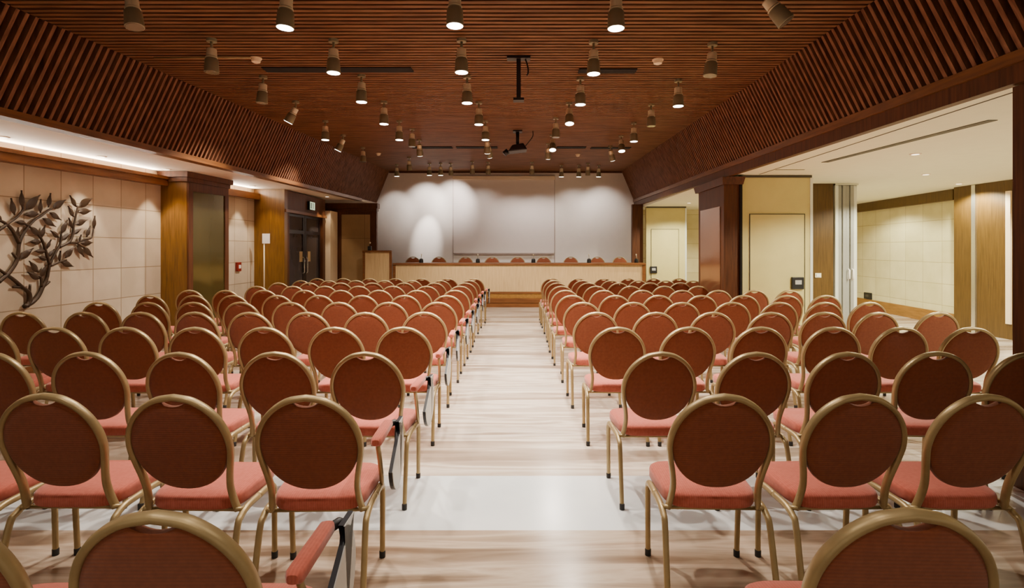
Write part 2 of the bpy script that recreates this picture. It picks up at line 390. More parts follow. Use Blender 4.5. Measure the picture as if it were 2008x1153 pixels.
# side room ceiling
bm = BM()
cx0 = lambda y: rlx(y) + .081
hexa(bm, [(cx0(Y0), Y0, RZ), (10.2, Y0, RZ), (10.2, 16.2, RZ), (cx0(16.2), 16.2, RZ), (cx0(Y0), Y0, RZ + .08), (10.2, Y0, RZ + .08), (10.2, 16.2, RZ + .08), (cx0(16.2), 16.2, RZ + .08)])
rc = struct('ceiling_side_room', bm, 'room_paint')
bm = BM(); hexa(bm, [(4.26, 4.86, RZ - .006), (4.35, 4.86, RZ - .006), (4.20, 7.23, RZ - .006), (4.11, 7.23, RZ - .006), (4.26, 4.86, RZ - .001), (4.35, 4.86, RZ - .001), (4.20, 7.23, RZ - .001), (4.11, 7.23, RZ - .001)])
obj('air_slot', bm, 'grille_dark', rc)
bm = BM(); hexa(bm, [(3.66, 3.0, RZ - .004), (3.675, 3.0, RZ - .004), (3.82, 8.4, RZ - .004), (3.805, 8.4, RZ - .004), (3.66, 3.0, RZ - .001), (3.675, 3.0, RZ - .001), (3.82, 8.4, RZ - .001), (3.805, 8.4, RZ - .001)]); obj('ceiling_groove', bm, 'grille_dark', rc)
bm = BM(); box(bm, 3.83, 4.25, 7.9, 7.93, RZ - .004, RZ - .001); box(bm, 4.4, 9.0, 4.1, 4.13, RZ - .004, RZ - .001); obj('ceiling_groove', bm, 'grille_dark', rc)
# wing panels with pocket doors
def wing_panel(name, n, x0, x1, Y, dx0, dx1, dtop):
    bm = BM(); box(bm, x0, x1, Y, Y + .12, 0, RZ - .002); o = struct(name, bm, 'wing_paint')
    bm = BM(); box(bm, x0, x1, Y - .012, Y - .001, RZ - .04, RZ - .004); obj('head_track', bm, 'grille_dark', o)
    bm = BM(); box(bm, x1 - .03, x1 + .012, Y - .015, Y + .13, 0.001, RZ - .045); obj('edge_strip', bm, 'partition_edge', o)
    bm = BM(); box(bm, dx0, dx1, Y - .008, Y - .001, .02, dtop); d = struct('door_%d' % n, bm, 'wing_paint', 'flush cream door in the folding wall panel')
    bm = BM(); w = .012
    box(bm, dx0 - w, dx0, Y - .012, Y - .001, .02, dtop + w); box(bm, dx1, dx1 + w, Y - .012, Y - .001, .02, dtop + w); box(bm, dx0, dx1, Y - .012, Y - .001, dtop, dtop + w)
    obj('door_edge', bm, 'grille_dark', d)
wing_panel('wall_right_panel', 3, 3.58, 4.68, 8.5, 3.71, 4.56, 2.06)
wing_panel('wall_right_panel_far', 4, 3.62, 4.71, 14.8, 3.76, 4.5, 2.05)
def wall_box(name, label, px, py, Y, w, inset=True, cat='wall socket'):
    c = at(px, py, Y); t = thing(name, label, cat, (c.x, Y, c.z))
    bm = BM(); box(bm, -w / 2, w / 2, -.05, -.013, -w / 2, w / 2); obj('housing', bm, 'black_plastic', t, bevel=.008)
    bm = BM(); box(bm, -w * .25, w * .28, -.055, -.0505, -w * .1, w * .25); obj('plate', bm, 'tablet_grey', t)
wall_box('wall_box', 'black wall box on the near cream panel right of the dark column', 1562, 555, 8.5, .19)
wall_box('wall_box', 'small black wall box on the far cream panel right of the speakers table', 1281, 529, 14.8, .19)
# wood strip, folded partition
bm = BM(); box(bm, 5.29, 5.67, 9.6, 10.0, 0, RZ - .002); struct('wall_side_room_post', bm, 'olive_wood')
c = at(1605, 540, 9.58); t = thing('light_switch', 'cream light switch on the wooden post beside the grey folding partition', 'switch', (c.x, 9.6, c.z))
bm = BM(); box(bm, -.055, .055, -.014, -.001, -.04, .04); obj('switch_plate', bm, 'plate_cream', t, bevel=.004)
bm = BM(); box(bm, -.03, .03, -.022, -.0145, -.022, .022); obj('rocker', bm, 'paper', t)
t = thing('folding_partition', 'grey concertina partition folded into a stack beside the wooden post', 'partition', (5.69, 9.6, 0))
for k in range(6):
    bm = BM(); x = k * .068
    box(bm, x + .002, x + .064, -.02 + (k % 2) * .02, .9, .02, RZ - .03); obj('partition_leaf', bm, 'partition_edge' if k in (0, 5) else 'partition_grey', t, bevel=.008)
for x in (.235, .305):
    bm = BM(); tube(bm, [(x, -.02, .98), (x, -.05, 1.0), (x, -.05, 1.14), (x, -.02, 1.16)], .014, 8); obj('pull_handle', bm, 'paper', t, True)
bm = BM(); box(bm, 0, .41, -.03, .9, RZ - .029, RZ - .004); obj('head_track', bm, 'chrome', t)
# side room far walls
def rwx(y): return 9.0 - .118 * (14.0 - y) if y > 10.4 else 9.0 - .118 * 3.6
bm = BM(); hexa(bm, [(rwx(10.4), 10.4, 0), (rwx(10.4) + .15, 10.4, 0), (9.35, 16.0, 0), (9.2, 16.0, 0), (rwx(10.4), 10.4, RZ - .002), (rwx(10.4) + .15, 10.4, RZ - .002), (9.35, 16.0, RZ - .002), (9.2, 16.0, RZ - .002)]); struct('wall_right', bm, 'stone_right')
def rrun(bm, off, z0, z1, ya=10.45, yb=15.9):
    f = lambda y: 8.575 + .1116 * (y - 10.4)
    hexa(bm, [(f(ya) - off, ya, z0), (f(ya) - .002, ya, z0), (f(yb) - .002, yb, z0), (f(yb) - off, yb, z0), (f(ya) - off, ya, z1), (f(ya) - .002, ya, z1), (f(yb) - .002, yb, z1), (f(yb) - off, yb, z1)])
bm = BM(); rrun(bm, .03, 0.001, .25); struct('baseboard_right', bm, 'base_wood')
bm = BM(); rrun(bm, .10, RZ - .21, RZ - .003); struct('trim_6', bm, 'olive_wood')
bm = BM(); box(bm, 3.4, 9.4, 15.95 + .06, 16.15, 0, RZ - .002); struct('wall_side_room_back', bm, 'stone_back')
c = at(1701, 580, 13.6); t = thing('wall_box', 'small dark wall box low on the tiled side room wall right of partition', 'wall socket', (8.575 + .1116 * 3.2 - .002, 13.6, c.z))
bm = BM(); box(bm, -.045, -.001, -.14, .14, -.08, .08); obj('housing', bm, 'black_plastic', t, bevel=.008)
bm = BM(); box(bm, -.05, -.0455, -.05, .06, -.03, .03); obj('plate', bm, 'grille_dark', t)
bm = BM(); hexa(bm, [(8.30, 9.0, 0), (8.9, 9.0, 0), (8.9, 10.38, 0), (8.30, 10.2, 0), (8.30, 9.0, RZ - .003), (8.9, 9.0, RZ - .003), (8.9, 10.38, RZ - .003), (8.30, 10.2, RZ - .003)]); wp = struct('wall_right_pier', bm, 'olive_wood')
bm = BM(); box(bm, 8.27, 8.299, 9.70, 9.78, 0.001, RZ - .01); obj('metal_strip', bm, 'chrome', wp)
bm = BM(); box(bm, 8.5, 8.9, 5.5, 8.99, 0, RZ - .003); struct('wall_right_near', bm, 'olive_wood')
bm = BM(); box(bm, 8.27, 8.299, 9.01, 9.10, .26, 2.49); struct('trim_7', bm, 'reveal_paint')

# ------------------------------------------------------------------ mural of branches
def on_wall(zx, zy, off=.031):
    px, py = zx / 4.61, 360 + zy / 4.61
    Y = 5.8 / ((CX - px) / F + .0302)
    return Vector((lwx(Y) + off, Y, H + (HY - py) * Y / F))
mur = thing('branch_relief', 'dark bronze relief of leafy branches on the stone wall at left', 'wall sculpture', (lwx(6.4), 6.4, 1.2))
mb = mur.location
def T(v): return v - mb
def leaf_mesh(tip, base):
    a, c = on_wall(*base, off=.032), on_wall(*tip, off=.042)
    d = c - a; L = d.length; d.normalize(); n = Vector((1, 0, 0)); s = d.cross(n).normalized()
    bm = BM(); prof = [0, .55, .92, 1, .86, .58, .25, 0]; W = L * .205; top = []; mid = []; bot = []; bk = []
    for i, p in enumerate(prof):
        u = i / (len(prof) - 1); q = T(a + d * (L * u))
        top.append(bm.verts.new(q + s * W * p)); bot.append(bm.verts.new(q - s * W * p)); mid.append(bm.verts.new(q + n * .012)); bk.append(bm.verts.new(q - n * .010))
    for i in range(len(prof) - 1):
        for A, B in ((top, mid), (mid, bot), (bot, bk), (bk, top)):
            bm.faces.new((A[i], A[i + 1], B[i + 1], B[i]))
    bmesh.ops.remove_doubles(bm, verts=bm.verts, dist=.0004)
    obj('leaf', bm, 'bronze', mur, 'auto')
LEAVES = [((160, 60), (175, 215)), ((65, 130), (105, 285)), ((330, 100), (205, 240)), ((335, 140), (340, 265)), ((425, 85), (412, 215)), ((565, 145), (450, 225)), ((180, 285), (325, 272)),
 ((100, 345), (215, 362)), ((525, 332), (425, 260)), ((475, 392), (362, 312)), ((130, 395), (128, 500)), ((225, 380), (335, 468)), ((375, 375), (348, 492)), ((228, 525), (350, 528)),
 ((430, 505), (398, 590)), ((270, 582), (150, 684)), ((278, 610), (390, 612)), ((308, 658), (402, 690)), ((462, 590), (408, 665)), ((230, 698), (322, 805)), ((210, 798), (335, 862)),
 ((388, 732), (342, 852)), ((600, 105), (668, 212)), ((808, 130), (688, 205)), ((583, 200), (644, 303)), ((802, 245), (684, 256)), ((762, 325), (656, 372)), ((590, 308), (632, 405)),
 ((580, 325), (530, 455)), ((422, 422), (510, 490)), ((608, 442), (528, 514)), ((708, 408), (636, 454)), ((828, 290), (826, 410)), ((788, 380), (758, 486)), ((705, 460), (690, 530)),
 ((815, 533), (705, 538)), ((812, 668), (730, 572)), ((728, 662), (676, 556)), ((642, 568), (566, 674)), ((638, 752), (528, 706)), ((515, 606), (512, 705)), ((-70, 260), (-10, 345)), ((-120, 420), (-20, 385)), ((-90, 700), (-30, 790))]
for l in LEAVES: leaf_mesh(*l)
BR = [([(195, 1112), (260, 1080), (320, 1020), (360, 940), (395, 870), (415, 780), (430, 720), (480, 620), (515, 560), (528, 500), (530, 450)], 4.6, 1.6),
 ([(215, 1112), (243, 1060), (235, 985), (180, 940), (100, 870), (30, 820), (-30, 780), (-80, 740)], 4.6, 2.4),
 ([(-40, 890), (0, 855), (60, 800), (120, 710), (140, 620), (150, 540), (200, 430), (280, 335), (350, 290), (415, 240), (450, 225)], 4.2, 1.8),
 ([(150, 540), (110, 460), (60, 390), (0, 345), (-60, 330)], 3.6, 2.6), ([(-40, 420), (0, 395), (60, 350), (130, 300), (180, 240), (180, 205)], 3.4, 1.6),
 ([(425, 730), (395, 630), (365, 530), (320, 462), (220, 375), (150, 352)], 3.2, 1.6), ([(430, 745), (520, 705), (580, 690)], 2.8, 1.6),
 ([(512, 575), (600, 530), (632, 470), (645, 380), (665, 280), (682, 200)], 3.2, 1.6), ([(600, 535), (680, 530), (740, 505), (805, 490), (824, 400)], 2.6, 1.5),
 ([(660, 532), (735, 578)], 2.4, 1.5), ([(352, 930), (345, 850), (315, 835)], 2.8, 1.6), ([(240, 1000), (248, 910)], 3, 2), ([(365, 935), (425, 885)], 3, 2.2), ([(175, 935), (90, 935)], 2.8, 2), ([(130, 680), (85, 625)], 3, 2)]
for pts, r0, r1 in BR:
    bm = BM(); q = [T(on_wall(*p)) for p in pts]; q = catmull(q, 4); n = len(q)
    tube(bm, q, [(r0 + (r1 - r0) * i / (n - 1)) * .0058 for i in range(n)], 8); obj('branch', bm, 'bronze', mur, True)

# ------------------------------------------------------------------ chairs
def back_y(z): return .135 * max(0, (.905 - z) / .5) ** 1.15
ARCH = [(.196, .383), (.189, .425), (.184, .47), (.184, .51), (.191, .56), (.203, .62)] + [(.212 * math.cos(math.radians(a)), .69 + .2185 * math.sin(math.radians(a))) for a in range(-4, 91, 11)][:-1] + [(0, .9085)]
half = catmull([(x, 0, z) for x, z in ARCH], 4)
arch = [Vector((v.x, back_y(v.z), v.z)) for v in half] + [Vector((-v.x, back_y(v.z), v.z)) for v in half[-2::-1]]
def frame_mesh():
    bm = BM(); n = len(arch); rings = []; seg = 12
    for i, p in enumerate(arch):
        t = (arch[min(i + 1, n - 1)] - arch[max(i - 1, 0)]).normalized()
        nn = Vector((0, 1, .25)).normalized(); nn = (nn - t * nn.dot(t)).normalized(); u = t.cross(nn)
        r = []
        for k in range(seg):
            a = 2 * math.pi * k / seg; ca, sa = math.cos(a), math.sin(a)
            f = lambda s: math.copysign(abs(s) ** .8, s)
            r.append(bm.verts.new(p + u * (.0120 * f(ca)) + nn * (.0180 * f(sa))))
        rings.append(r)
    for a, c in zip(rings, rings[1:]):
        for k in range(seg): bm.faces.new((a[k], a[(k + 1) % seg], c[(k + 1) % seg], c[k]))
    bm.faces.new(rings[0][::-1]); bm.faces.new(rings[-1])
    return bm
def panel_mesh():
    out = []                                                   # right half outline from the top centre down
    up = [v for v in half if v.z >= .69][::-1]
    ins = .0095
    for v in up:
        a = math.atan2(v.z - .69, v.x); out.append(((.212 - ins) * math.cos(a), .69 + (.2185 - ins) * math.sin(a)))
    cut = lambda x: min(.69 + (.2185 - ins) * math.sqrt(max(0, 1 - (x / (.212 - ins)) ** 2)), .889 - .019 * (1 - (x / .056) ** 2) if abs(x) < .056 else 9)
    out = [(x, cut(x)) for x in (0, .015, .03, .042, .05, .055)] + [q for q in out if q[0] > .060]
    xm, zm = out[-1]
    for k in range(1, 17):
        a = k / 16 * math.pi / 2; out.append((xm * math.cos(a) ** .92 if k < 16 else 0, zm - (zm - .487) * math.sin(a)))
    ring = out + [(-x, z) for x, z in out[-2:0:-1]]
    bm = BM(); c = (0, .69)
    def layer(s, dy):
        r = []
        for x, z in ring:
            X = c[0] + (x - c[0]) * s; Z = c[1] + (z - c[1]) * s
            r.append(bm.verts.new((X, back_y(Z) + dy, Z)))
        return r
    L = [layer(.3, -.014), layer(.75, -.013), layer(.95, -.0115), layer(.99, -.008), layer(1, 0), layer(1, .012), layer(.96, .024), layer(.8, .033), layer(.35, .038)]
    n = len(ring)
    for a, d in zip(L, L[1:]):
        for k in range(n): bm.faces.new((a[k], a[(k + 1) % n], d[(k + 1) % n], d[k]))
    bm.faces.new(L[0]); bm.faces.new(L[-1][::-1])
    return bm
def seat_mesh():
    bm = BM(); ring = []; N = 40
    for k in range(N):
        a = 2 * math.pi * k / N; ca, sa = math.cos(a), math.sin(a); e = .42
        X = math.copysign(abs(ca) ** e, ca); Yv = math.copysign(abs(sa) ** e, sa)
        w = .198 + .024 * (Yv + 1) / 2
        ring.append((X * w, .318 + Yv * .198))
    def layer(s, z, dome=0):
        return [bm.verts.new((x * s, .325 + (y - .325) * s, z)) for x, y in ring]
    L = [layer(.5, .383), layer(.93, .382), layer(.975, .386), layer(1, .398), layer(1, .426), layer(.985, .437), layer(.94, .445), layer(.7, .452), layer(.3, .455)]
    n = N
    for a, d in zip(L, L[1:]):
        for k in range(n): bm.faces.new((a[k], a[(k + 1) % n], d[(k + 1) % n], d[k]))
    bm.faces.new(L[0][::-1]); bm.faces.new(L[-1])
    return bm
def leg_path(s, rear):
    X = .222 * s
    if rear: return catmull([(X, .27, .383), (X, .17, .381), (X, .118, .363), (X * 1.005, .088, .33), (X * 1.02, .045, .16), (X * 1.035, .006, .004)], 5)
    return catmull([(X, .27, .383), (X, .37, .382), (X, .415, .366), (X, .43, .32), (X * .99, .438, .16), (X * .98, .444, .004)], 5)
def make_chair(tablet):
    lab = 'x'
    t = thing('banquet_chair', lab, 'chair')
    obj('back_frame', frame_mesh(), 'gold', t, True)
    obj('backrest', panel_mesh(), 'back_fabric', t, 'auto')
    obj('seat', seat_mesh(), 'seat_fabric', t, 'auto')
    for s in (-1, 1):
        for rear in (False, True):
            bm = BM(); p = leg_path(s, rear); tube(bm, p, [.0155 - .003 * i / len(p) for i in range(len(p))], 10)
            lg = obj('leg', bm, 'gold', t, True)
            bm = BM(); e = p[-1]; lathe(bm, [(.015, 0), (.0155, .03), (.0127, .034)], (e.x, e.y, 0), 10); obj('foot_cap', bm, 'rubber', lg, 'auto')
    bm = BM()
    for y, hw in ((.16, .222), (.40, .222)): tube(bm, [(-hw, y, .373), (hw, y, .373)], .009, 8)
    for s in (-1, 1):
        tube(bm, [(.196 * s, .120, .392), (.21 * s, .135, .387), (.222 * s, .16, .382)], .010, 8)
    obj('seat_frame', bm, 'gold', t, True)
    if tablet:
        bm = BM(); pts = catmull([(.222, .413, .355), (.233, .36, .42), (.243, .27, .55), (.248, .215, .638), (.248, .30, .640), (.248, .40, .640)], 4)
        tube(bm, pts, .011, 8); obj('arm_support', bm, 'gold', t, True)
        bm = BM(); N = 8; rings = []
        for i, (y, k) in enumerate(((.165, .6), (.18, 1), (.30, 1), (.43, .95), (.45, .55))):
            r = []
            for j in range(12):
                a = 2 * math.pi * j / 12
                r.append(bm.verts.new((.248 + .025 * k * math.copysign(abs(math.cos(a)) ** .6, math.cos(a)), y, .662 + .021 * k * math.copysign(abs(math.sin(a)) ** .6, math.sin(a)))))
            rings.append(r)
        for a, c in zip(rings, rings[1:]):
            for j in range(12): bm.faces.new((a[j], a[(j + 1) % 12], c[(j + 1) % 12], c[j]))
        bm.faces.new(rings[0][::-1]); bm.faces.new(rings[-1]); obj('armrest', bm, 'seat_fabric', t, 'auto')
        # folded writing tablet hanging outside the arm
        out = [(.48 + .03, .675)]
        for k in range(25):
            a = math.radians(80 - k / 24 * 250); out.append((.385 + .145 * math.cos(a), .525 + .155 * math.sin(a)))
        def slab(x0, x1, s):
            bm = BM(); A = [bm.verts.new((x0, .385 + (y - .385) * s, .525 + (z - .525) * s)) for y, z in out]; B = [bm.verts.new((x1, .385 + (y - .385) * s, .525 + (z - .525) * s)) for y, z in out]
            n = len(out)
            for k in range(n): bm.faces.new((A[k], A[(k + 1) % n], B[(k + 1) % n], B[k]))
            bm.faces.new(A[::-1]); bm.faces.new(B); return bm
        tb = obj('writing_tablet', slab(.288, .304, 1), 'tablet_edge', t)
        obj('laminate_face', slab(.3045, .308, .985), 'tablet_grey', tb)
        bm = BM(); tube(bm, [(.25, .45, .65), (.27, .475, .655), (.287, .49, .64)], .016, 8); tube(bm, [(.281, .455, .50), (.281, .49, .655)], .010, 8); obj('tablet_hinge', bm, 'black_plastic', t, True)
    return t
proto = {False: make_chair(False), True: make_chair(True)}
used = {False: False, True: False}
def place_chair(x, y, rz, label, group, tab=False, z=0):
    o = proto[tab]
    if used[tab]: o = copy_tree(proto[tab])
    used[tab] = True
    o.location = (x, y, z); o.rotation_euler = (0, 0, rz); o['label'] = label; o['group'] = group
    return o
ORD = ['first', 'second', 'third', 'fourth', 'fifth', 'sixth', 'seventh', 'eighth', 'ninth', 'tenth', 'eleventh', 'twelfth']
TOPS = [1000, 773, 690, 641, 611.5, 592, 578.5, 568.5, 560.5, 554, 549.5, 545.5]
ROWY = [F * .60 / (t - HY) for t in TOPS]
LEFT = [[302, -172], [599, 338, 85, -172], [716, 538, 350, 165, -25], [790, 656, 517, 381, 244, 104, -33], [831, 716, 602, 488, 381, 275, 163, 40],
        [858, 762, 664, 568, 471, 378, 289, 193], [876, 793, 710, 625, 543, 456, 379, 294], [892, 818, 743, 668, 597, 517, 442, 371],
        [902, 836, 770, 703, 637, 574, 503], [912, 852, 792, 730, 668, 606, 546], [920, 864, 808, 754, 698, 645, 590], [929, 878, 827, 775, 724, 673, 622]]
RIGHT = [[1789], [1421, 1688, 1937], [1297, 1484, 1663, 1840, 2022], [1212, 1352, 1493, 1636, 1770, 1908], [1170, 1287, 1399, 1513, 1618, 1723, 1842],
         [1143, 1242, 1338, 1436, 1529, 1618, 1706], [1122, 1207, 1292, 1376, 1459, 1543, 1620], [1109, 1184, 1260, 1338, 1409, 1480, 1549],
         [1101, 1169, 1237, 1303, 1370], [1093, 1154, 1214, 1275, 1334], [1087, 1143, 1198, 1252, 1306, 1360], [1082, 1134, 1184, 1232, 1282, 1332]]
rj = random.Random(3)
for r in range(12):
    for side, rows in (('left', LEFT), ('right', RIGHT)):
        for k, px in enumerate(rows[r]):
            Y = ROWY[r] + rj.uniform(-.015, .015); x = (px - CX) * Y / F
            rz = math.radians(rj.uniform(-2.2, 2.2))
            if side == 'right': rz += math.radians(-2.0 * k / 6)
            tab = side == 'left' and k == 0
            if tab: lab = 'terracotta chair with folded writing tablet, left aisle edge, %s row from camera' % ORD[r]
            elif k == 0: lab = 'terracotta round-back chair at the right aisle edge, %s row from camera' % ORD[r]
            else: lab = 'terracotta round-back chair %s of aisle, %s row from camera, %s seat from aisle' % (side, ORD[r], ORD[k])
            place_chair(x, Y, rz, lab, 'audience chairs in rows %s of the aisle' % side, tab)

# ------------------------------------------------------------------ stage, speakers table, lectern
ST = .38
bm = BM(); box(bm, -4.05, 3.26, 14.12, 15.93, 0, ST); stg = struct('floor_stage', bm, 'base_wood')
bm = BM(); box(bm, -4.05, 3.44, 14.06, 14.119, .0, .10); box(bm, -4.05, 3.44, 14.09, 14.119, .11, .23); obj('riser_moulding', bm, 'desk_wood', stg)
t = thing('speakers_table', 'long pale wood speakers table with brown trim on the stage', 'table', (0, 14.1, ST))
x0, x1 = (770 - CX) * 14.1 / F, (1266 - CX) * 14.1 / F; hh = 1.15 - ST
bm = BM()
box(bm, x0 + .07, x1 - .08, .03, .06, .0, hh - .05); obj('front_panel', bm, 'maple', t)
bm = BM(); box(bm, x0, x1, -.03, .65, hh - .05, hh); obj('table_top', bm, 'desk_wood', t, bevel=.006)
bm = BM(); box(bm, x0, x0 + .07, 0, .6, 0, hh - .05); obj('side_panel', bm, 'desk_wood', t)
bm = BM(); box(bm, x1 - .08, x1, 0, .6, -ST, hh - .05); obj('side_panel', bm, 'desk_wood', t)
bm = BM(); box(bm, x0 + .07, x1 - .08, .0, .03, -.03, .02); obj('plinth', bm, 'desk_wood', t)
la, lb = (711 - CX) * 14.0 / F, (768 - CX) * 14.0 / F
t = thing('lectern', 'pale fronted lectern with brown wood edges left of the speakers table', 'lectern', ((la + lb) / 2, 14.0, 0))
hw = (lb - la) / 2; lh = H - 3 * 14 / F
bm = BM(); box(bm, -hw + .06, hw - .06, .02, .05, .05, lh - .05); obj('front_panel', bm, 'maple', t)
for s in (-1, 1):
    bm = BM(); xa, xb = sorted((s * hw, s * (hw - .06))); box(bm, xa, xb, 0, .05, 0, lh - .05)
    obj('side_panel', bm, 'desk_wood', t)
bm = BM(); hexa(bm, [(-hw, -.03, lh - .05), (hw, -.03, lh - .05), (hw, .08, lh - .05), (-hw, .08, lh - .05), (-hw, -.03, lh), (hw, -.03, lh), (hw, .08, lh + .0), (-hw, .08, lh + .0)]); obj('lectern_top', bm, 'desk_wood', t, bevel=.006)
# chairs behind the table
LB = ['leftmost chair', 'second chair from the lectern', 'third chair from the lectern', 'fourth chair from the lectern', 'middle chair', 'fourth chair from the right end', 'third chair from the right end', 'second chair from the right end', 'rightmost chair']
LB[4] = 'fifth chair from the lectern'
for i, px in enumerate([810, 861, 913, 965, 1015, 1066, 1119, 1171, 1215]):
    Y = 15.15; x = (px - CX) * Y / F
    place_chair(x, Y, math.pi, 'terracotta chair facing the hall behind the speakers table, %s' % LB[i].replace(' chair', ''), 'chairs behind the speakers table', z=ST)
def mic(px, label, loc_y, zt, n=0):
    x = (px - CX) * loc_y / F
    t = thing('table_microphone', label, 'microphone', (x, loc_y, zt), 0, 'microphones on the speakers table')
    bm = BM(); lathe(bm, [(.055, 0), (.058, .01), (.052, .09), (.03, .11)], seg=14); obj('base', bm, 'black_plastic', t, 'auto')
    bm = BM(); tube(bm, catmull([(0, 0, .11), (0, .0, .16), (0, .03, .20)], 4), .008, 8); obj('gooseneck', bm, 'gun_metal', t, True)
    bm = BM(); lathe(bm, [(.012, 0), (.016, .012), (.016, .03), (.008, .04)], (0, .032, .195), 10); obj('capsule', bm, 'lamp_silver', t, 'auto')
NM = ['black desk microphone on the speakers table beside its leftmost chair', 'black desk microphone between the third and fourth chairs from the lectern', 'black desk microphone on the speakers table just right of screen centre', 'black desk microphone beside the second chair from the right end', 'black desk microphone at the far right end of the speakers table']
for px, l in zip((826, 937, 1046, 1155, 1248), NM): mic(px, l, 14.45, 1.15)
x = (725 - CX) * 14.04 / F
t = thing('lectern_microphone', 'black microphone unit with silver head on top of the lectern', 'microphone', (x, 14.03, lh))
bm = BM(); box(bm, -.045, .045, -.035, .035, 0, .11); obj('base', bm, 'black_plastic', t, bevel=.01)
bm = BM(); tube(bm, [(0, 0, .11), (0, .0, .15), (.012, -.012, .18)], .009, 8); obj('gooseneck', bm, 'black_plastic', t, True)
bm = BM(); lathe(bm, [(.014, 0), (.02, .015), (.02, .035), (.008, .045)], (.014, -.014, .175), 10); obj('capsule', bm, 'lamp_silver', t, 'auto')

# ------------------------------------------------------------------ left small things
Y = 5.8 / ((CX - 465) / F + .0302); z = H + (HY - 523) * Y / F
t = thing('fire_alarm', 'red fire alarm call point on the stone wall beside the mirror pilaster', 'fire alarm', (lwx(Y) + .002, Y, z))
bm = BM(); box(bm, 0, .05, -.075, .075, -.09, .09); obj('housing', bm, 'alarm_red', t, bevel=.01)
bm = BM(); box(bm, .051, .056, -.04, .04, -.035, .035); obj('press_plate', bm, 'paper', t)
Y = 11.0; c = at(518, 545, Y)
t = thing('sign_stand', 'thin pole stand with a white card in front of the wooden pillar by the doors', 'sign', (c.x, Y, 0))
bm = BM(); lathe(bm, [(.15, 0), (.15, .02), (.03, .035), (.02, .05)], seg=20); obj('base', bm, 'black_plastic', t, 'auto')
bm = BM(); tube(bm, [(0, 0, .045), (0, 0, 1.64)], .013, 10); obj('pole', bm, 'lamp_silver', t, True)
bm = BM(); box(bm, -.03, .12, -.02, -.008, 1.63, 1.83); obj('card', bm, 'paper', t)

# ------------------------------------------------------------------ ceiling fixtures
def lamp(name, kind, loc, target, energy, angle, col=(1, .88, .74), size=.04, blend=.55):
    L = bpy.data.lights.new(name, kind); L.energy = energy; L.color = col
    if kind == 'SPOT': L.spot_size = math.radians(angle); L.spot_blend = blend; L.shadow_soft_size = size
    else: L.shadow_soft_size = size
    o = bpy.data.objects.new(name, L); COL.objects.link(o); o.location = loc
    o.rotation_euler = (Vector(target) - Vector(loc)).to_track_quat('-Z', 'Y').to_euler()
    return o
def make_spot(lit):
    t = thing('track_spotlight', 'x', 'spotlight')               # origin at the ceiling, hanging down
    bm = BM(); lathe(bm, [(.045, -.03), (.045, 0)], seg=16); obj('canopy', bm, 'gun_metal', t, 'auto')
    bm = BM(); tube(bm, [(0, 0, -.03), (0, 0, -.10)], .012, 8); obj('stem', bm, 'gun_metal', t, True)
    bm = BM()                                                     # head: shade cylinder + ring
    lathe(bm, [(.048, -.185), (.058, -.20), (.064, -.315), (.060, -.316), (.052, -.30)], seg=20)
    hd = obj('lamp_head', bm, 'gun_metal', t, 'auto')
    bm = BM(); lathe(bm, [(.030, -.09), (.044, -.10), (.046, -.165), (.034, -.172)], seg=18); obj('housing', bm, 'lamp_silver', hd, 'auto')
    bm = BM(); lathe(bm, [(.036, -.186), (.052, -.182), (.052, -.174), (.036, -.171)], seg=18); obj('ring', bm, 'lamp_silver', hd, 'auto')
    bm = BM(); lathe(bm, [(.057, -.319), (.059, -.317), (.052, -.312)], seg=20); obj('lens', bm, 'lens_lit' if lit else 'lens_off', hd)
    return t
sp = {True: make_spot(True), False: make_spot(False)}; spu = {True: False, False: False}
def spot(px, py, lit, tilt, label, drop=.32, energy=None, tgt=None):
    Y = (1.812 - drop) / ((HY - py) / F - .030); x = (px - CX) * Y / F
    o = sp[lit] if not spu[lit] else copy_tree(sp[lit]); spu[lit] = True
    o.location = (x, Y, ceil_z(Y)); o['label'] = label; o['group'] = 'track spotlights under the slatted ceiling'
    hd = [c for c in o.children if c.name.startswith('lamp_head')][0]
    ax, ay = tilt
    Mr = Matrix.Translation((0, 0, -.09)) @ Matrix.Rotation(math.radians(ax), 4, 'X') @ Matrix.Rotation(math.radians(ay), 4, 'Y') @ Matrix.Translation((0, 0, .09))
    hd.matrix_local = Mr
    p = o.location + Mr @ Vector((0, 0, -.345)); q = o.location + Mr @ Vector((0, 0, -3))
    if energy: lamp('spot_lamp', 'SPOT', p, tgt or q, energy, 100)
    return o
E = 150
CN = ['far-left column', 'left-centre column', 'centre column', 'right-centre column', 'far-right column']
RN = ['nearest row', 'second row', 'third row', 'fourth row', 'fifth row', 'sixth row']
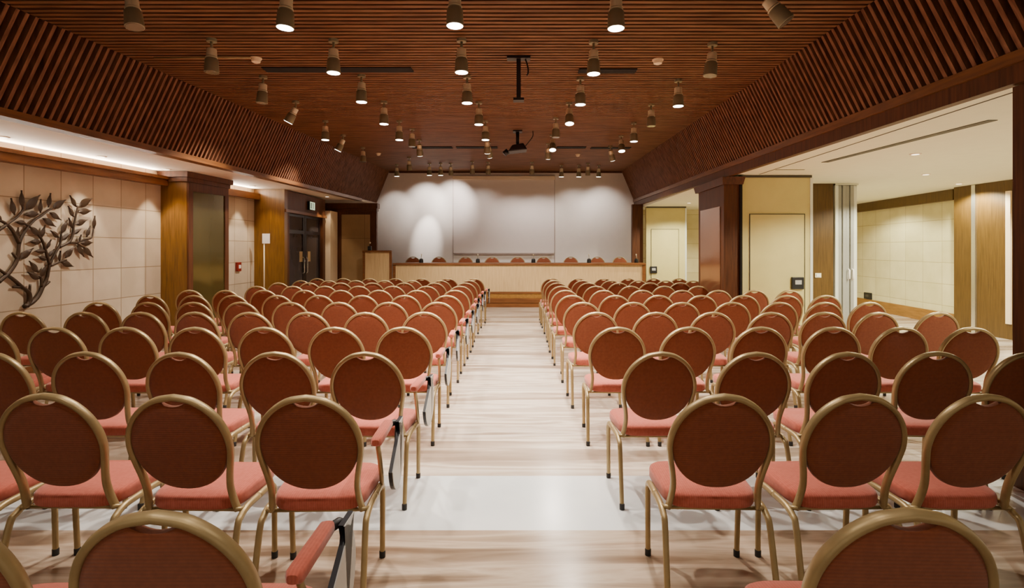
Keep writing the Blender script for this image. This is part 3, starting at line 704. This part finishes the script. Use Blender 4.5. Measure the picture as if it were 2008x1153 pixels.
grid = [ # px, py, lit, tilt(x,y), column, row
 (258, 58, 0, (-6, -10), 0, 0), (562, 56, 1, (0, 3), 1, 0), (892, 52, 1, (0, 0), 2, 0), (1208, 57, 1, (0, 0), 3, 0), (1503, 60, 0, (-12, -34), 4, 0),
 (415, 143, 0, (0, 0), 0, 1), (654, 144, 1, (0, 0), 1, 1), (905, 143, 1, (0, 0), 2, 1), (1164, 146, 1, (0, 0), 3, 1), (1397, 150, 0, (0, 6), 4, 1),
 (516, 203, 0, (0, 4), 0, 2), (709, 201, 1, (0, 0), 1, 2), (916, 203, 1, (0, 0), 2, 2), (1138, 206, 1, (0, 0), 3, 2), (1330, 209, 1, (0, 0), 4, 2),
 (580, 244, 1, (0, 28), 0, 3), (753, 244, 1, (0, 0), 1, 3), (939, 245, 1, (0, 0), 2, 3), (1116, 246, 1, (-14, 0), 3, 3), (1277, 248, 0, (0, 0), 4, 3),
 (638, 275, 1, (0, 0), 0, 4), (783, 275, 1, (0, 0), 1, 4), (952, 275, 1, (0, 0), 2, 4), (1090, 270, 0, (0, 0), 3, 4), (1243, 278, 1, (0, 0), 4, 4),
 (673, 298, 1, (0, 26), 0, 5), (822, 306, 1, (26, 0), 1, 5), (955, 301, 1, (24, 0), 2, 5), (1083, 298, 1, (-22, 0), 3, 5), (1218, 299, 1, (-16, 0), 4, 5)]
for px, py, lit, tilt, c, r in grid:
    st = 'lit grey spotlight under the slatted ceiling' if lit else 'unlit grey spotlight under the slatted ceiling'
    spot(px, py, bool(lit), tilt, '%s, %s, %s' % (st, CN[c], RN[r]), energy=E if lit else None)
extra = [(712, 318, 0, (0, 0), 'unlit spotlight beside the left ceiling slope, farthest of that side'), (808, 288, 0, (0, 0), 'unlit spotlight beside the left end of the dark far ceiling slot'),
 (958, 310, 1, (28, -6), 'spotlight turned to the stage left of the ceiling projector, farthest of the centre column'), (1075, 312, 1, (26, 0), 'spotlight turned to the stage behind the bright right-centre one'), (1197, 316, 1, (24, -16), 'spotlight turned to the stage near the right ceiling slope, farthest there')]
for px, py, lit, tilt, l in extra: spot(px, py, bool(lit), tilt, l, energy=E if lit else None)
# wall washers just before the back wall
W = [(778, 346, 1, 'first from the left'), (802, 334, 0, 'second from the left'), (842, 344, 1, 'third from the left'), (864, 344, 1, 'fourth from the left'), (884, 344, 0, 'fifth from the left'), (926, 341, 0, 'sixth from the left'), (957, 342, 0, 'seventh from the left'), (1043, 342, 0, 'just right of centre'),
     (1101, 347, 1, 'fourth from the right'), (1135, 347, 1, 'third from the right'), (1153, 344, 0, 'second from the right'), (1174, 347, 1, 'rightmost')]
for px, py, lit, l in W:
    spot(px, py, bool(lit), (4 if lit else 12, 0), 'small spotlight in front of the back wall, %s of its row' % l, drop=.32)
WALL = [(776, 28, 66, 2.6), (838, 230, 32, 1.9), (838, 72, 80, 2.8), (890, 76, 80, 2.9), (1180, 36, 96, 2.4), (1130, 30, 110, 1.9), (1010, 34, 110, .8), (1060, 40, 110, .9), (940, 20, 120, 1.6)]
for px, e, a, tz in WALL:
    Y = 15.05; x = (px - CX) * Y / F
    lamp('wall_wash_lamp', 'SPOT', (x, Y, ceil_z(Y) - .36), ((px - CX) * YB / F, YB, tz), e, a, (1, .93, .88), .03, .9)

# dark slots, rail, detectors
def on_ceil(px, py, drop=0):
    Y = (1.812 - drop) / ((HY - py) / F - .030); return Vector(((px - CX) * Y / F, Y, ceil_z(Y) - drop))
def slot(xa, xb, py, d, label):
    a, c = on_ceil(xa, py), on_ceil(xb, py); bm = BM(); hexa(bm, [(a.x, a.y, a.z - .012), (c.x, a.y, a.z - .012), (c.x, a.y + d, a.z - .012), (a.x, a.y + d, a.z - .012), (a.x, a.y, a.z - .001), (c.x, a.y, a.z - .001), (c.x, a.y + d, a.z + .003), (a.x, a.y + d, a.z + .003)])
    tag(obj('ceiling_slot', bm, 'void_dark'), label, 'vent', 'dark slots in the slatted ceiling')
slot(512, 806, 131, .16, 'long dark air slot in the slatted ceiling, near left of centre')
slot(1136, 1250, 134, .14, 'short dark air slot in the slatted ceiling, near right of centre')
slot(806, 886, 287, .2, 'dark slot far down the ceiling, left of two left of the projector'); slot(894, 975, 287, .2, 'dark slot far down the ceiling, nearest the projector on its left')
slot(1092, 1150, 287, .2, 'dark slot far down the ceiling, nearest the projector on its right'); slot(1160, 1238, 288, .2, 'dark slot far down the ceiling beside the right slope')
def detector(px, py, label):
    p = on_ceil(px, py, .03); t = thing('smoke_detector', label, 'smoke detector', (p.x, p.y, ceil_z(p.y)), 0, 'smoke detectors on the ceiling')
    bm = BM(); lathe(bm, [(.058, -.012), (.058, 0)], seg=18); obj('base', bm, 'detector_cream', t, 'auto')
    bm = BM(); lathe(bm, [(.02, -.055), (.042, -.045), (.05, -.0125)], seg=18); obj('sensor_dome', bm, 'detector_cream', t, 'auto')
detector(502, 119, 'cream smoke detector on the slatted ceiling near the left slot'); detector(1290, 122, 'cream smoke detector on the slatted ceiling, right near side')
detector(742, 303, 'cream smoke detector far down the ceiling near the left slope'); detector(1133, 305, 'cream smoke detector far down the ceiling right of the projector')
a, c = on_ceil(302, 113, .02), on_ceil(492, 113, .02); bm = BM(); tube(bm, [(a.x, a.y, a.z), (c.x, a.y, a.z)], .009, 8)
tag(obj('conduit_pipe', bm, 'gold', smooth=True), 'thin pale conduit running along the ceiling left of the smoke detector', 'pipe')

# projector mounts
p = on_ceil(1017, 112); L = .43
t = thing('projector_mount', 'bare black pole mount hanging from the ceiling centre, nearer of the two', 'ceiling mount', (p.x, p.y, p.z))
bm = BM(); box(bm, -.12, .12, -.05, .05, -.025, 0); obj('ceiling_plate', bm, 'projector_black', t)
bm = BM(); box(bm, -.022, .022, -.022, .022, -L, -.025); obj('pole', bm, 'projector_black', t)
bm = BM(); box(bm, -.055, .055, -.05, .05, -L - .025, -L); obj('foot_plate', bm, 'projector_black', t)
bm = BM(); tube(bm, catmull([(.07, 0, -.025), (.09, 0, -.08), (.10, 0, -.15), (.085, 0, -.19)], 4), .008, 8); obj('cable', bm, 'projector_black', t, True)
p = on_ceil(1015, 256)
t = thing('ceiling_projector', 'black projector hanging from the ceiling centre, facing the screen', 'projector', (p.x, p.y, p.z))
bm = BM(); box(bm, -.08, .08, -.08, .08, -.03, 0); obj('ceiling_plate', bm, 'projector_black', t)
bm = BM(); tube(bm, [(0, 0, -.03), (0, 0, -.24)], .03, 10); obj('pole', bm, 'projector_black', t, True)
bm = BM(); hexa(bm, [(-.17, -.16, -.40), (.17, -.16, -.36), (.17, .16, -.36), (-.17, .16, -.40), (-.10, -.14, -.28), (.10, -.14, -.24), (.10, .14, -.24), (-.10, .14, -.28)]); obj('projector_body', bm, 'projector_black', t, bevel=.02)
bm = BM(); tube(bm, [(-.17, 0, -.36), (-.24, 0, -.42)], .05, 12); obj('lens', bm, 'black_plastic', t, True)
bm = BM(); tube(bm, catmull([(.12, 0, -.3), (.2, 0, -.2), (.27, 0, -.1), (.27, 0, -.01)], 4), .008, 8); obj('cable', bm, 'projector_black', t, True)

# soffit downlights on the left
def downlight(x, y, z, label, e, tgt, ang=70, lens='lens_soft', group='downlights in the white soffit', col=(1, .84, .64)):
    t = thing('recessed_downlight', label, 'downlight', (x, y, z), 0, group)
    bm = BM(); lathe(bm, [(.06, -.008), (.065, 0)], seg=18); obj('trim_ring', bm, 'soffit_paint', t, 'auto')
    bm = BM(); lathe(bm, [(.038, -.011), (.042, -.0085)], seg=16); obj('lens', bm, lens, t)
    if e: lamp('downlight_lamp', 'SPOT', (x, y, z - .05), tgt, e, ang, col, .03, .35)
DL = [(4.4, 'nearest'), (5.65, 'second'), (6.95, 'third'), (8.2, 'fourth, beside the mirror pilaster'), (10.7, 'fifth, past the mirror pilaster'), (13.3, 'sixth, beside the glass doors')]
for y, n in DL:
    x = lwx(y) + (.28 if y < 9 else .3)
    if y > 13: x = -4.6
    downlight(x, y, sof(y), 'small recessed downlight in the left white soffit, %s from the camera' % n, 32, (x - .12, y, 0), 62)
lamp('pillar_lamp', 'SPOT', (lwx(8.3) + .3, 8.18, sof(8.2) - .06), (lwx(8.3) + .28, 8.5, 1.2), 14, 60, (1, .75, .4), .03)
lamp('pillar_lamp', 'SPOT', (-5.1, 11.0, sof(11) - .06), (-5.1, 11.36, 1.2), 16, 60, (1, .75, .4), .03)
lamp('reveal_lamp', 'SPOT', (-4.6, 13.6, sof(13.6) - .06), (-4.72, 13.95, 1.2), 14, 70, (1, .8, .55), .03)
# hidden cove strips that light the soffit from the top of the wall beam
for ya, yb in ((0.5, 8.3), (9.8, 11.2)):
    A = bpy.data.lights.new('cove_lamp', 'AREA'); A.shape = 'RECTANGLE'; A.size = .06; A.size_y = yb - ya; A.energy = 9 * (yb - ya); A.color = (1, .9, .76)
    o = bpy.data.objects.new('cove_lamp', A); COL.objects.link(o); ym = (ya + yb) / 2
    yv = Vector((.0302, 1, .0152)).normalized(); zv = -Vector((.68, 0, .73)); zv = (zv - yv * zv.dot(yv)).normalized(); xv = yv.cross(zv)
    o.matrix_world = Matrix(((xv.x, yv.x, zv.x, lwx(ym) + .06), (xv.y, yv.y, zv.y, ym), (xv.z, yv.z, zv.z, sof(ym) - .07), (0, 0, 0, 1)))
# side room downlights
SR = [(4.9, 3.6), (6.6, 5.2), (4.9, 6.6), (7.6, 7.4), (6.4, 8.4), (7.9, 9.6), (7.6, 12.2), (5.0, 12.6), (4.4, 13.6)]
for i, (x, y) in enumerate(SR):
    downlight(x, y, RZ, 'round downlight in the white side room ceiling, %s from the camera' % ORD[i], 170 if y < 11 else 120, (x, y, 0), 150, 'lens_soft', 'downlights in the side room ceiling', (1, .95, .72))
# lamps further back along the same ceiling tracks, behind the camera
for y in (2.7, 1.4, .1):
    for x in (-1.7, -.45, .75):
        lamp('rear_spot_lamp', 'SPOT', (x - .0 * y, y, ceil_z(y) - .34), (x, y, 0), 26, 84)

# ------------------------------------------------------------------ world, camera
w = bpy.data.worlds.new('world'); sc.world = w; w.use_nodes = True
w.node_tree.nodes['Background'].inputs['Color'].default_value = (1, .84, .66, 1)
w.node_tree.nodes['Background'].inputs['Strength'].default_value = .3
cam = bpy.data.cameras.new('camera'); co = bpy.data.objects.new('camera', cam); COL.objects.link(co)
co.location = (0, 0, H); co.rotation_euler = (math.pi / 2, 0, 0)
cam.sensor_width = 36; cam.lens = 36 * F / 2008
cam.shift_x = -(CX - 1004) / 2008; cam.shift_y = -(576.5 - HY) / 2008
cam.clip_start = .05
sc.camera = co
sc.view_settings.view_transform = 'AgX'
sc.view_settings.look = 'None'
sc.view_settings.exposure = .85
sc.cycles.use_denoising = True
sc.cycles.sample_clamp_indirect = 4
